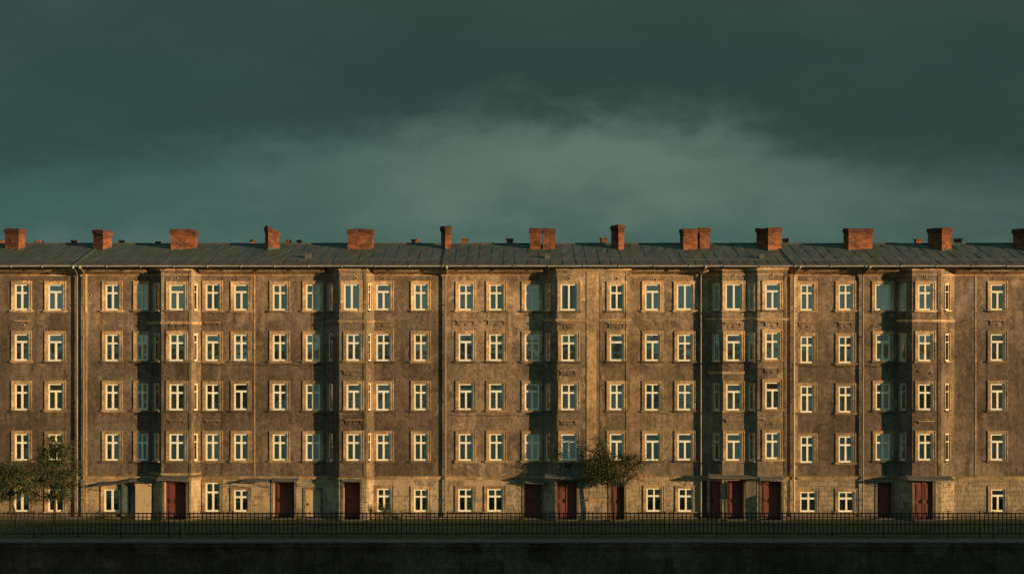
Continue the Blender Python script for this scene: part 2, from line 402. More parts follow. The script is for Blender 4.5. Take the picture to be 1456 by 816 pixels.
def add_window(bld, fc, px0, px1, py0, py1, kind='A', sur=True, thin=False, label=None):
    o = fc.opening(px0, px1, py0, py1, .20)
    w, h = o[1]-o[0], o[3]-o[2]; c = fc.pt((o[0]+o[1])/2, 0, o[2]) - bld.location
    paint = 'paint' if rnd.random() < .6 else 'paint2'
    fm, gm, rm = win_meshes(w, h, kind, paint, thin)
    win = link('window', fm, bld, c, fc.ang)
    if label: win['label'] = label
    link('pane', gm, win)
    link('room', rm, win)
    q = rnd.random(); cm = M['curtain'] if rnd.random() < .78 else M['curtain_b']
    parts = None
    if not thin:
        if q < .2: parts = [(.05, .95, .02, .98)]
        elif q < .4: parts = [(.04, .3, .02, .97), (.7, .96, .02, .97)]
        elif q < .52: parts = [(.05, .47, .02, .97)]
        elif q < .66: parts = [(.05, .95, .04, .52)]
        elif q < .76: parts = [(.05, .95, .6, .98)]
        elif q < .84: parts = [(.55, .96, .02, .97)]
    elif q < .4: parts = [(.1, .9, .02, .97)]
    if parts: link('curtain', curtain_mesh(w, h, parts, cm), win)
    if sur:
        s = MB(); e = .17 if not thin else .06; p = -.035
        if thin: e = min(e, o[0]-.01, fc.L-o[1]-.01)
        if e > .02:
            hw = w/2
            for (a, b_, c0, c1) in ((-hw-e, -hw, -.0, h+e), (hw, hw+e, -.0, h+e), (-hw, hw, h, h+e)):
                s.box(a, b_, p, .02, c0, c1)
            if not thin:
                s.box(-hw-e-.02, -hw-e+.045, p-.025, p+.001, 0, h+e+.02); s.box(hw+e-.045, hw+e+.02, p-.025, p+.001, 0, h+e+.02)
                s.box(-hw-e+.045, hw+e-.045, p-.025, p+.001, h+e-.04, h+e+.02)
            s.build('surround', M['trim'], win)
    s = MB(); e = .26 if not thin else min(.08, max(.0, min(o[0], fc.L-o[1])))
    s.box(-w/2-e, w/2+e, -.13, .05, -.085, -.01); 
    if not thin: s.box(-w/2-e+.06, w/2+e-.06, -.07, .03, -.14, -.087)
    s.build('sill', M['trim'] if rnd.random() < .5 else M['cant'], win)
    return win

def apron(bld, fc, px, py, w=1.0, style=0):
    """moulded ledge with a small relief panel between two storeys"""
    d = fc.d(px); c = fc.pt(fc.t(px), 0, Z(py, d)) - bld.location; s = MB()
    w *= rnd.uniform(.85, 1.05)
    s.box(-w/2, w/2, -.13, .02, 0, .045); s.box(-w/2+.06, w/2-.06, -.07, .02, -.04, -.002, 1)
    for sx in (-1, 1):
        if rnd.random() < .75: s.box(sx*(w/2-.12)-.035, sx*(w/2-.12)+.035, -.06, .02, -.26 if style else -.14, -.042, 1)
    if style:
        s.box(-w/2+.2, w/2-.2, -.025, .02, -.34, -.12, 1)
        s.box(-.08, .08, -.05, -.024, -.30, -.16, 1); s.box(-.045, .045, -.07, -.048, -.27, -.19, 2)
    return s.build('relief_panel', [M['trim'], M['plaster_c'] if bld.location.x > -2 else M['plaster_b'], M['soot']], bld, c, fc.ang)

def vent(bld, fc, px, py):
    d = fc.d(px); c = fc.pt(fc.t(px), 0, Z(py, d)) - bld.location; s = MB(); seg = 10; r = .075
    for j in range(seg):
        a, b = 2*math.pi*j/seg, 2*math.pi*(j+1)/seg
        P = lambda an, rr, y: (rr*math.cos(an), y, rr*math.sin(an))
        s.quad(P(a, r+.035, -.03), P(b, r+.035, -.03), P(b, r, -.03), P(a, r, -.03)); s.quad(P(a, r+.035, .01), P(b, r+.035, .01), P(b, r+.035, -.03), P(a, r+.035, -.03))
        s.tri(P(a, r, -.012), P(b, r, -.012), (0, -.012, 0), 1)
    return s.build('vent', [M['trim'], M['iron']], bld, c, fc.ang)

def add_door(bld, fc, px0, px1, py0, py1, recess=.4, mat='red', leaves=1, label=None, jamb=True, boarded=False):
    o = fc.opening(px0, px1, py0, py1, recess+.1)
    w, h = o[1]-o[0], o[3]-o[2]; c = fc.pt((o[0]+o[1])/2, 0, o[2]) - bld.location; hw = w/2
    dmb = MB(); y = recess
    xs = [-hw+.05 + (w-.1)*i/leaves for i in range(leaves+1)]
    for i in range(leaves):
        a, b = xs[i]+.006, xs[i+1]-.006
        dmb.box(a, b, y, y+.05, .03, h-.06)
        if boarded:
            n = 4
            for q in range(n):
                dmb.box(a+(b-a)*q/n+.008, a+(b-a)*(q+1)/n-.008, y-.02-.004*(q % 2), y-.001, .05, h-.08)
        else:
            st = .09
            rows = [.12, h*.42, h*.47, h-.16]
            for (z0, z1) in ((rows[0], rows[1]), (rows[2]+.04, rows[3])):
                dmb.box(a+st, b-st, y-.03, y-.001, z0, z1)          # raised field
                dmb.box(a+st+.06, b-st-.06, y-.045, y-.031, z0+.07, z1-.07)
        if leaves == 2 and i == 0: dmb.box(b-.03, b+.04, y-.05, y-.002, .05, h-.08)
    do = dmb.build('door', M[mat], bld, c, fc.ang)
    if label: do['label'] = label
    k = MB(); k.box(-hw, -hw+.05, y-.05, y+.08, 0, h); k.box(hw-.05, hw, y-.05, y+.08, 0, h); k.box(-hw+.05, hw-.05, y-.05, y+.08, h-.06, h)
    k.build('door_frame', M['red_dark'] if mat != 'beige' else M['trim'], do)
    hd = MB(); hx = (-.09 if leaves == 2 else -hw+w*.18); hd.box(hx-.02, hx+.02, y-.075, y-.03, h*.42, h*.52); hd.box(hx-.015, hx+.09, y-.09, y-.07, h*.47, h*.485)
    hd.build('handle', M['iron'], do)
    st = MB(); st.box(-hw-.1, hw+.1, -.35, recess, -.14, 0); st.build('doorstep', M['stone_d'], do)
    if jamb:
        s = MB(); e = .13
        s.box(-hw-e, -hw, -.04, .02, 0, h+.1); s.box(hw, hw+e, -.04, .02, 0, h+.1); s.box(-hw, hw, -.04, .02, h, h+.1)
        s.build('surround', M['cant'], do)
    return do

def offset_path(pts, out):
    """outward (towards the camera side) mitred offset of a plan polyline of 2D Vectors"""
    res = []
    for i, p in enumerate(pts):
        ns = []
        if i > 0: u = (p - pts[i-1]).normalized(); ns.append(Vector((u.y, -u.x)))
        if i < len(pts)-1: u = (pts[i+1]-p).normalized(); ns.append(Vector((u.y, -u.x)))
        n = sum(ns, Vector((0,0)))
        n.normalize(); c = max(.45, n.dot(ns[0])); res.append(p + n*(out/c))
    return res
def band(mb, pts, out, z0, z1, inner=-.02, mi=0, slope=0.0):
    o = offset_path(pts, out); n = offset_path(pts, inner)
    V = lambda p, z: (p.x, p.y, z)
    for i in range(len(pts)-1):
        mb.quad(V(o[i], z0), V(o[i+1], z0), V(o[i+1], z1-slope), V(o[i], z1-slope), mi)
        mb.quad(V(o[i], z1-slope), V(o[i+1], z1-slope), V(n[i+1], z1), V(n[i], z1), mi)
        mb.quad(V(n[i], z0), V(n[i+1], z0), V(o[i+1], z0), V(o[i], z0), mi)
    for i in (0, len(pts)-1):
        mb.quad(V(n[i], z0), V(o[i], z0), V(o[i], z1-slope), V(n[i], z1), mi)

# ------------------------------------------------------------------ chimneys
ROOF_E_D, ROOF_R_D = 1.2, -4.2
ZE = Z(377.5, ROOF_E_D); ZR = Z(347, ROOF_R_D)
def roof_z(d): return ZE + (ZR-ZE)*(ROOF_E_D-d)/(ROOF_E_D-ROOF_R_D)
def chimney(bld, px0, px1, pytop, rot=0, d=-3.2, depth=.9, holes=0, pots=0, lean=0.0, split=None):
    x0, x1 = X(px0, d), X(px1, d); zt = Z(pytop, d); w = x1-x0; cx = (x0+x1)/2
    if rot:
        # keep the silhouette width: w = wf*cos + depth*sin
        a = abs(R(rot)); wf = max(.35, (w - depth*math.sin(a))/math.cos(a))
    else: wf = w
    zb = roof_z(d) - .35; H = zt - zb
    s = MB(); hx, hy = wf/2-.06, depth/2-.06
    def tier(z0, z1, g, l=0.0, x0=None, x1=None):
        xa = (-hx if x0 is None else x0) - g; xb = (hx if x1 is None else x1) + g
        # subdivided shell with worn corners
        nx, nz = max(2, int((xb-xa)/.35)), max(1, int((z1-z0)/.3))
        j = lambda k=.012: rnd.uniform(-k, k)
        n0 = len(s.v); ring = []
        per = [(xa+(xb-xa)*i/nx, -hy-g) for i in range(nx)] + [(xb, -hy-g), (xb, 0)] + [(xb-(xb-xa)*i/nx, hy+g) for i in range(nx)] + [(xa, hy+g), (xa, 0)]
        for q in range(nz+1):
            z = z0+(z1-z0)*q/nz; ring.append(len(s.v))
            for (x, y) in per:
                top = q == nz
                dz = lean*(x+hx)/(2*hx) if z > H-.36 else 0
                if top and z > H-.02: dz -= rnd.choice([0, 0, .02, .09])
                s.v.append((x+j(), y+j(), z+dz+(j(.03) if top and g > .03 else 0)))
        m = len(per)
        for q in range(nz):
            for i in range(m):
                a_, b_ = ring[q]+i, ring[q]+(i+1) % m
                s.f.append((a_, b_, b_+m, a_+m)); s.mi.append(0)
        s.f.append(tuple(ring[-1]+i for i in range(m))); s.mi.append(1)
        s.f.append(tuple(ring[0]+i for i in reversed(range(m)))); s.mi.append(0)
    segs = [(None, None)] if not split else [(-hx, -hx+2*hx*split-.07), (-hx+2*hx*split+.07, hx)]
    for (a, b) in segs:
        tier(0, H-.34, 0, 0, a, b); tier(H-.34, H-.25, .03, 0, a, b); tier(H-.25, H-.1, .065, 0, a, b); tier(H-.1, H, .04, lean, a, b)
    o = s.build('chimney', [M['brick'], M['soot']], bld, Vector((cx, -d, zb)) - bld.location, R(rot))
    if lean: o['label'] = 'leaning chimney with a broken slanting top'
    if holes:
        h = MB()
        for i in range(holes):
            hxp = -hx + 2*hx*(i+.5)/holes*1.0
            h.box(hxp-.09, hxp+.09, -hy-.069, -hy-.04, H-.22, H-.12)
        h.build('flue_opening', M['iron'], o)
    fl = MB(); z = zb; yc = (hy+.05)*abs(math.cos(R(rot))) + hx*abs(math.sin(R(rot))); fl.box(-hx-.05, hx+.05, -hy-.05, hy+.05, .0, .20); fl.build('flashing', M['roof_a'], o)
    return o
def stub(bld, px, w=8, pyt=341, d=-4.9):
    x = X(px, d); hw = w*(D0-d)/F/2; zt = Z(pyt, d); zb = ZR-.6; s = MB()
    s.box(-hw+.04, hw-.04, -.2, .2, 0, zt-zb-.1); s.box(-hw, hw, -.25, .25, zt-zb-.1, zt-zb, 0)
    return s.build('chimney', [M['brick'], M['soot']], bld, Vector((x, -d, zb)) - bld.location, R(rnd.uniform(-12, 12)))

# ------------------------------------------------------------------ one house of the row
ROWS = [(404, 441), (475, 513), (545.5, 583), (616.5, 654.5)]
def house(label, pxa, pxb, path, pm, sm, roofm, aprons):
    bx = X((pxa+pxb)/2)
    b = empty('tenement_house', (bx, 0, 0)); tag(b, label, 'building', 'attached houses of the tenement row')
    fcs = [Facet(path[i], path[i+1]) for i in range(len(path)-1)]
    return b, fcs, pm, sm, roofm, path, pxa, pxb
def facet_at(fcs, px, cant=None):
    for f in fcs:
        if f.px0 <= px <= f.px1 and f.px1 - f.px0 > 3: return f
    raise ValueError(px)
Z_BAND = Z(678)
Z_SOF = ZE - .12
def finish(hs):
    b, fcs, pm, sm, roofm, path, pxa, pxb = hs
    loc = b.location
    up, lo, ct = MB(), MB(), MB()
    for f in fcs:
        cant = abs(f.d0-f.d1) > .1
        low = lambda o, f=f: o[3] < Z_BAND + .25
        pale = abs(f.px0-791) < 1 and f.px1 > 890
        tgt = MB() if pale or cant and f.n.x > 0 and f.px1-f.px0 > 3 else up
        f.wall(tgt, Z_BAND, Z_SOF, 0, lambda o: not (o[3] < Z_BAND + .25))
        f.wall(lo, -.3, Z_BAND, 0, low)
        if tgt is not up:
            tgt.v = [(v[0]-loc.x, v[1]-loc.y, v[2]-loc.z) for v in tgt.v]; tgt.build('bay_front_wall' if pale else 'bay_corner_wall', M['pale'] if pale else M['cant'], b)
    for m_ in (up, lo, ct): m_.v = [(v[0]-loc.x, v[1]-loc.y, v[2]-loc.z) for v in m_.v]
    xa, xb = X(pxa)-loc.x, X(pxb)-loc.x
    for m_, z0, z1 in ((up, Z_BAND, Z_SOF), (lo, -.3, Z_BAND)):
        m_.quad((xb, 11, z0), (xa, 11, z0), (xa, 11, z1), (xb, 11, z1))
        m_.quad((xa+.004, 11, z0), (xa+.004, 0, z0), (xa+.004, 0, z1), (xa+.004, 11, z1)); m_.quad((xb-.004, 0, z0), (xb-.004, 11, z0), (xb-.004, 11, z1), (xb-.004, 0, z1))
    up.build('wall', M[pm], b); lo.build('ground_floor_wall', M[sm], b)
    pts = [Vector((X(*p)-loc.x, -p[1]-loc.y)) for p in path]
    # cornice: stepped bands under the eaves
    c = MB(); zc = Z_SOF
    band(c, pts, .09, zc-.10, zc-.001); band(c, pts, .06, zc-.16, zc-.102); band(c, pts, .03, zc-.44, zc-.39)
    for f in fcs:
        if abs(f.d0)+abs(f.d1) < .01 and f.L > .5:
            xl, xr = f.A.x-loc.x, f.B.x-loc.x
            for (o_, z0, z1) in ((.62, .0, .175), (.5, .177, .215), (.3, .217, .275), (.14, .277, .33)): c.box(xl, xr, -o_, -.091, zc-z1, zc-z0-.002)
    c.build('cornice', M['trim'], b)
    # string course above the ground floor
    c = MB(); band(c, pts, .10, Z_BAND-.02, Z_BAND+.07, slope=.03); band(c, pts, .05, Z_BAND-.14, Z_BAND-.022)
    c.build('string_course', M['trim'], b)
    # plinth
    c = MB(); 
    # roof
    r = MB(); e = ROOF_E_D
    xs0, xs1 = X(pxa)-loc.x, X(pxb)-loc.x
    n = max(1, round((xs1-xs0)/.74)); stp = (xs1-xs0)/n; yr = -ROOF_R_D
    # sheets in two courses, each very slightly dished so that they catch light unevenly
    ny = 6
    grid = {}
    for i in range(n*2+1):
        for j in range(ny+1):
            t = j/ny; y = -e + (yr+e)*t; z = ZE + (ZR-ZE)*t + (rnd.uniform(-.02, .02) if 0 < j < ny else rnd.uniform(-.012, .012) if j == ny else 0)
            grid[i, j] = (xs0 + (xs1-xs0)*i/(n*2), y, z)
    for i in range(n*2):
        for j in range(ny): r.quad(grid[i, j], grid[i+1, j], grid[i+1, j+1], grid[i, j+1])
    r.quad((xs0, yr, ZR), (xs1, yr, ZR), (xs1, 12, ZE), (xs0, 12, ZE))
    r.quad((xs0, -e, ZE-.11), (xs1, -e, ZE-.11), (xs1, -e, ZE), (xs0, -e, ZE))
    for i in range(n+1):
        x = xs0 + stp*i + rnd.uniform(-.04, .04)
        for (t0, t1, dx) in ((0, .26, rnd.uniform(-.03, .03)), (.26, 1, 0)):
            ya, yb = -e+(yr+e)*t0, -e+(yr+e)*t1; za, zb = ZE+(ZR-ZE)*t0, ZE+(ZR-ZE)*t1; w = .011; hh = .015
            A, B_ = [(x+dx-w, ya), (x+dx+w, ya)], [(x+dx-w, yb), (x+dx+w, yb)]
            r.quad((x+dx-w, ya, za+hh), (x+dx+w, ya, za+hh), (x+dx+w, yb, zb+hh), (x+dx-w, yb, zb+hh))
            r.quad((x+dx-w, ya, za-.03), (x+dx-w, ya, za+hh), (x+dx-w, yb, zb+hh), (x+dx-w, yb, zb-.03))
            r.quad((x+dx+w, ya, za+hh), (x+dx+w, ya, za-.03), (x+dx+w, yb, zb-.03), (x+dx+w, yb, zb+hh))
            r.quad((x+dx-w, ya, za-.03), (x+dx+w, ya, za-.03), (x+dx+w, ya, za+hh), (x+dx-w, ya, za+hh))
    # horizontal standing lap between courses
    t = .27; y = -e+(yr+e)*t; z = ZE+(ZR-ZE)*t
    r.box(xs0, xs1, y-.03, y+.03, z-.05, z+.03)
    ro = r.build('roof', M[roofm], b)
    rc = MB(); k = int((xs1-xs0)/1.5)
    for i in range(k):
        a = xs0+(xs1-xs0)*i/k; bb = xs0+(xs1-xs0)*(i+1)/k; h1 = rnd.uniform(-.012, .03)
        rc.box(a+.006, bb-.006, yr-.14, yr+.14, ZR-.05, ZR+.05+h1)
    rc.build('ridge_cap', M[roofm], ro)
    so = MB(); so.quad((xs0, .3, Z_SOF), (xs1, .3, Z_SOF), (xs1, -e+.002, Z_SOF), (xs0, -e+.002, Z_SOF))
    so.build('eaves_soffit', M['soffit'], b)
    g = MB(); m = int((xs1-xs0)/2.2)+1
    for i in range(m):
        a, bb = xs0+(xs1-xs0)*i/m, xs0+(xs1-xs0)*(i+1)/m; q = rnd.uniform(-.012, .008)
        g.tube([(a, -e-.06, ZE-.035+q), (bb, -e-.06, ZE-.035+rnd.uniform(-.012, .008))], .042, 8)
        g.box(a-.015, a+.015, -e-.14, -e+.0, ZE-.13, ZE+.006)
    g.build('gutter', M['zinc'], b)
    # snow guard
    g = MB(); y = -e+.75; z = roof_z(e-.75)
    i = xs0+.5
    while i < xs1-1.5:
        L = rnd.uniform(2, 5)
        if rnd.random() < .35:
            L = min(L, xs1-.3-i); g.tube([(i, y, z+.13), (i+L, y, z+.13+rnd.uniform(-.03, .03))], .012, 5)
            x = i
            while x < i+L: g.box(x-.01, x+.01, y-.01, y+.06, z-.02, z+.15); x += .8
        i += L + rnd.uniform(.3, 2)
    if g.f: g.build('snow_guard', M['tin'], ro)
    return b, ro

def pipe(b, px, fc_d=0.0, py0=382, py1=733, off=.16, r=.055, mat='pipe', top='zinc'):
    loc = b.location; x = X(px, fc_d+off)-loc.x; y = -(fc_d+off)
    z0, z1 = Z(py1, fc_d), Z(py0, fc_d)
    m = MB(); pts = [(x, y, z0), (x, y, z1-.5), (x+.02, y-.05, z1-.35), (x+.12, -ROOF_E_D+.3, z1-.08), (x+.12, -ROOF_E_D-.07, ZE-.06)]
    m.tube(pts, [r]*len(pts), 10)
    z = z0+1
    while z < z1-.6: m.tube([(x, y, z), (x, y, z+.07)], r+.018, 10); m.box(x-.012, x+.012, y, -fc_d, z+.015, z+.05); z += 2.0
    p = m.build('downpipe', M[mat], b)
    h = MB(); h.tube([(x+.12, -ROOF_E_D-.07, ZE-.19), (x+.12, -ROOF_E_D-.07, ZE-.02)], [.06, .11], 8); h.build('hopper', M[top], p)
    return p
def canopy(b, px0, px1, py, d, proj, tilt=0.0, sag=.05, thick=.06, mat='tin'):
    loc = b.location; dd = d+proj; x0, x1 = X(px0, dd)-loc.x, X(px1, dd)-loc.x; z = Z(py, dd)
    m = MB(); n = 8
    for i in range(n):
        for (t0, t1) in ((i/n, (i+1)/n),):
            xa, xb = x0+(x1-x0)*t0, x0+(x1-x0)*t1
            za, zb = z-sag*math.sin(math.pi*t0)+tilt*(t0), z-sag*math.sin(math.pi*t1)+tilt*t1
            rise = .16
            P = lambda x, y, zz: (x, y, zz)
            m.quad((xa, -dd, za), (xb, -dd, zb), (xb, -d+.05, zb+rise), (xa, -d+.05, za+rise))
            m.quad((xa, -dd, za-thick), (xb, -dd, zb-thick), (xb, -dd, zb), (xa, -dd, za))
            m.quad((xa, -d+.05, za+rise-thick), (xb, -d+.05, zb+rise-thick), (xb, -dd, zb-thick), (xa, -dd, za-thick))
    m.quad((x0, -dd, z-thick), (x0, -dd, z), (x0, -d+.05, z+.16), (x0, -d+.05, z+.16-thick)); m.quad((x1, -dd, z-thick+tilt), (x1, -dd, z+tilt), (x1, -d+.05, z+.16+tilt), (x1, -d+.05, z+.16-thick+tilt))
    o = m.build('canopy', M[mat], b)
    for x, tt in ((x0+.12, 0), (x1-.12, 1)):
        k = MB(); zz = z + tilt*tt
        k.tube([(x, -d+.02, zz-.45), (x, -dd+.12, zz-.07)], .018, 6); k.tube([(x, -d+.02, zz-.45), (x, -d+.02, zz+.05)], .018, 6)
        k.tube([(x, -d+.02, zz+.05), (x, -dd+.12, zz-.06)], .012, 5)
        k.build('bracket', M['iron'], o)
    return o

H1 = house('narrow leftmost house of the row, dark brown render behind the trees', -60, 114, [(-60, 0), (114, 0)], 'plaster_a', 'stone_a', 'roof_b', [])
H2 = house('long brown house left of the middle downpipe, with two canted window bays', 114, 631,
           [(114,0),(211,0),(229,.82),(272,.82),(286,0),(463,0),(482,.82),(521,.82),(532,0),(631,0)], 'plaster_b', 'stone_b', 'roof_a', [])
H3 = house('pale ochre house right of the middle downpipe, with one wide and one stepped bay', 631, 1124,
           [(631,0),(772,0),(791,.82),(896,.82),(894.3,0),(1006,0),(1027,.72),(1060,.72),(1077,1.1),(1119,1.1),(1113.6,0),(1124,0)], 'plaster_c', 'stone_c', 'roof_b', [])
H4 = house('rightmost brown house with one canted bay over a double red door', 1124, 1520,
           [(1124,0),(1275,0),(1297,.82),(1338,.82),(1357,0),(1520,0)], 'plaster_d', 'stone_d', 'roof_a', [])

def col(H, c, kinds, hw=10.3, dy=(0,0,0,0), first=None, dx=(0,0,0,0)):
    fc = facet_at(H[1], c)
    for i, kd in enumerate(kinds):
        if kd == '-': continue
        a, b_ = ROWS[i]
        w = hw + (.9 if kd == 'C' else 0)
        add_window(H[0], fc, c+dx[i]-w, c+dx[i]+w, a+dy[i]+rnd.uniform(-.4, .4), b_+dy[i]+rnd.uniform(-.4, .4), kd)
    if first: add_window(H[0], fc, first[0], first[1], first[2], first[3], first[4])
def cantcol(H, px0, px1, dy=0):
    fc = facet_at(H[1], (px0+px1)/2)
    for a, b_ in ROWS: add_window(H[0], fc, px0, px1, a+dy, b_+dy, 'N', thin=True)

col(H1, 31, 'ABAA', first=(20, 42, 695, 727, 'C'))
col(H1, 79, 'BBBA', 11, first=(68, 90, 695, 727, 'C'))
col(H1, -30, 'ABAA')
col(H2, 160, 'AAAA', first=(148, 171, 695, 727, 'C'))
col(H2, 204, 'AAAA', 9.8)
cantcol(H2, 219, 226.5)
col(H2, 252, 'BAAA', 11.3)
cantcol(H2, 275.6, 281.6)
col(H2, 302.5, 'ABAA', first=(292, 313.5, 685.5, 727, 'A'))
col(H2, 343, 'BABA', first=(332.5, 353.5, 696, 727, 'A'))
col(H2, 398, 'AAAA'); col(H2, 445, 'AAAA')
cantcol(H2, 467, 473.5)
col(H2, 501, 'CABA', dx=(-1, 2, 2, 2))
cantcol(H2, 523.5, 528.5)
col(H2, 545.3, 'BABA', first=(536, 556, 694, 727, 'A'))
col(H2, 598.5, 'AAAA', 9.8, first=(588.5, 609, 695, 727, 'A'))
col(H3, 662.5, 'ABBA', first=(651.5, 673, 694.5, 727, 'A'))
col(H3, 706, 'AABA', first=(693, 715.5, 694.5, 727, 'A'))
col(H3, 756.5, 'AABA')
cantcol(H3, 776, 782.5)
col(H3, 809, 'CAAB', 11)
col(H3, 877, 'ADAB', 10)
col(H3, 928, 'BBAB', 10.8, first=(919, 941, 693.5, 727, 'A'))
col(H3, 974, 'CAAB', 10.8, first=(964.5, 986, 694, 727, 'A'))
cantcol(H3, 1014.5, 1022.5)
col(H3, 1043.5, 'CBBB', 11)
cantcol(H3, 1064.5, 1071.5)
col(H3, 1098.5, 'BABA', 10.4, dy=(-.5, -2, -2, -2))
col(H4, 1148, 'AAAA', 9.8, dy=(0, 3, 3, 3), first=(1137.5, 1161.5, 698.5, 727.5, 'A'))
col(H4, 1202.5, 'AAAA', 10.2, dy=(0, 3, 3, 3), first=(1192, 1215, 698.5, 727.5, 'A'))
col(H4, 1255.3, 'CBAA', 10.3)
cantcol(H4, 1280, 1288)
col(H4, 1315.8, 'AAAA', 10.3)
cantcol(H4, 1344, 1350.5)
col(H4, 1418.5, 'BBBB', 10, first=(1409, 1429, 695, 727, 'B'))
col(H4, 1480, 'ABAA')

# doors
G = 735.5
add_door(H2[0], facet_at(H2[1], 250), 234, 264.5, 684.5, G+2, .38, label='red door half in shade under the first bay')
add_door(H2[0], facet_at(H2[1], 400), 388.5, 418.5, 685, G, .5, 'red_dark', label='dark red door with a pale lower panel')
add_door(H2[0], facet_at(H2[1], 445), 434, 456, 695, G, .06, 'beige', boarded=True, label='pale beige boarded door')
add_door(H2[0], facet_at(H2[1], 500), 488.5, 512, 685, G+2, .6, 'red_dark', label='deeply recessed dark red door')
add_door(H3[0], facet_at(H3[1], 757), 745.5, 768.5, 685.5, G, .12)
add_door(H3[0], facet_at(H3[1], 805), 790.0+2, 820, 683, G+2, .28, leaves=2, label='double red door under the wide bay')
add_door(H3[0], facet_at(H3[1], 877), 868, 887.5, 685, G+2, .22, 'red_dark')
add_door(H3[0], facet_at(H3[1], 1000), 980.0+18.5, 1005.2, 683, G, .2, jamb=False)
add_door(H3[0], facet_at(H3[1], 1045), 1034, 1057.5, 682, G+1.5, .34)
add_door(H3[0], facet_at(H3[1], 1098), 1083, 1111, 682, G+3, .36)
add_door(H4[0], facet_at(H4[1], 1258), 1247.5, 1268.5, 686, G, .32)
add_door(H4[0], facet_at(H4[1], 1315), 1300, 1326, 684, G+2, .14, leaves=2, label='wide double red door below the right bay')
add_door(H3[0], facet_at(H3[1], 1018), 1009, 1024, 684, G+1, .12, 'red', jamb=False)

# relief panels, vents
for (H, px, py, w, st) in [(H1, 31, 457, 1.05, 0), (H2, 302, 459, 1.1, 0), (H2, 252, 458, 1.1, 1), (H2, 500, 527, 1.15, 1), (H2, 545, 458, 1.1, 1),
        (H2, 252, 598, 1.1, 0), (H2, 302.5, 598, 1.1, 0), (H2, 503, 597, 1.15, 1), (H3, 662.5, 456, 1.2, 1), (H3, 706, 456, 1.25, 1),
        (H3, 808, 460, 1.1, 1), (H3, 877, 460, 1.1, 1), (H3, 808, 527, 1.1, 1), (H3, 808, 598, 1.15, 1), (H3, 1043, 459, 1.1, 1), (H3, 1098, 458, 1.1, 1),
        (H3, 1098, 524, 1.15, 1), (H3, 1043, 597, 1.15, 0), (H3, 1098, 597, 1.15, 1), (H4, 1148, 459, 1.15, 1), (H4, 1202.5, 459, 1.15, 1),
        (H4, 1316, 599, 1.1, 0), (H4, 1418, 456, 1.1, 1), (H4, 1316, 528, 1.0, 0)]:
    apron(H[0], facet_at(H[1], px), px, py, w, st)
for (H, px, py) in [(H2, 251, 395), (H2, 506, 396), (H2, 545, 396), (H3, 809, 396), (H3, 877, 396), (H3, 931, 398), (H3, 1097, 392), (H3, 1043, 392),
        (H4, 1316, 393), (H4, 1343, 395), (H4, 1350, 396), (H1, 33, 462), (H2, 128, 420)]:
    vent(H[0], facet_at(H[1], px), px, py)

# bay string courses and lesenes
def bayband(H, idx, py, out=.09):
    b = H[0]; path = H[5]; pts = [Vector((X(*path[i])-b.location.x, -path[i][1])) for i in idx]
    z = Z(py, .8); m = MB(); band(m, pts, out, z-.09, z, slope=.03); band(m, pts, out*.5, z-.16, z-.092)
    m.build('bay_moulding', M['trim'], b)
bayband(H2, (1,2,3,4), 457); bayband(H2, (5,6,7,8), 455); bayband(H3, (1,2,3,4), 453); bayband(H3, (5,6,7,8,9,10), 452); bayband(H4, (1,2,3,4), 454)
bayband(H2, (1,2,3,4), 672, .04); bayband(H3, (5,6,7), 528, .03)
def lesene(H, px0, px1, py0, py1, proud=.05, mat='cant', nm='pilaster'):
    b = H[0]; fc = facet_at(H[1], (px0+px1)/2); d = fc.d((px0+px1)/2)
    c = fc.pt(fc.t((px0+px1)/2), 0, Z(py1, d)) - b.location; w = fc.t(px1)-fc.t(px0); m = MB(); m.box(-w/2, w/2, -proud, .02, 0, Z(py0, d)-Z(py1, d)); m.build(nm, M[mat], b, c, fc.ang)
lesene(H3, 834, 848, 387, 676, .035, 'trim'); lesene(H3, 853, 856, 387, 676, .018, 'cant'); lesene(H3, 890, 895.5, 387, 676, .03, 'pale')
lesene(H4, 1386, 1388.5, 387, 676, .025, 'trim'); lesene(H2, 361, 363, 387, 676, .02, 'trim'); lesene(H2, 316, 317.5, 455, 676, .015, 'plaster_b')
lesene(H2, 229.5, 233, 387, 676, .035, 'cant'); lesene(H2, 268.5, 271.5, 387, 676, .035, 'cant'); lesene(H2, 482.5, 485, 387, 676, .03, 'plaster_b'); lesene(H2, 517, 520.5, 387, 676, .035, 'cant')
lesene(H3, 792, 795, 387, 676, .03, 'cant'); lesene(H4, 1333.5, 1337.5, 387, 676, .03, 'cant'); lesene(H3, 1115, 1118, 387, 676, .03, 'cant')
lesene(H4, 1130, 1134, 384, 733, .05, 'trim'); lesene(H2, 121.5, 124, 384, 733, .04, 'trim')
lesene(H2, 269, 272-.2, 684, 733, .05, 'trim'); lesene(H4, 1330, 1333, 686, 733, .05, 'trim')
lesene(H3, 838, 855, 684, 709, .02, 'stone_b', 'blocked_window'); lesene(H3, 836, 857, 709, 711.5, .1, 'trim', 'blocked_window_sill')
lesene(H3, 803, 813, 660, 664.5, .006, 'iron', 'vent')

for (H, px, d) in [(H1, 109.5, 0), (H2, 118.8, 0), (H3, 633.3, 0), (H3, 996.5, 0), (H4, 1129, 0), (H4, 1227, 0)]:
    pipe(H[0], px, d, mat='zinc' if px in (1129,) else 'pipe')

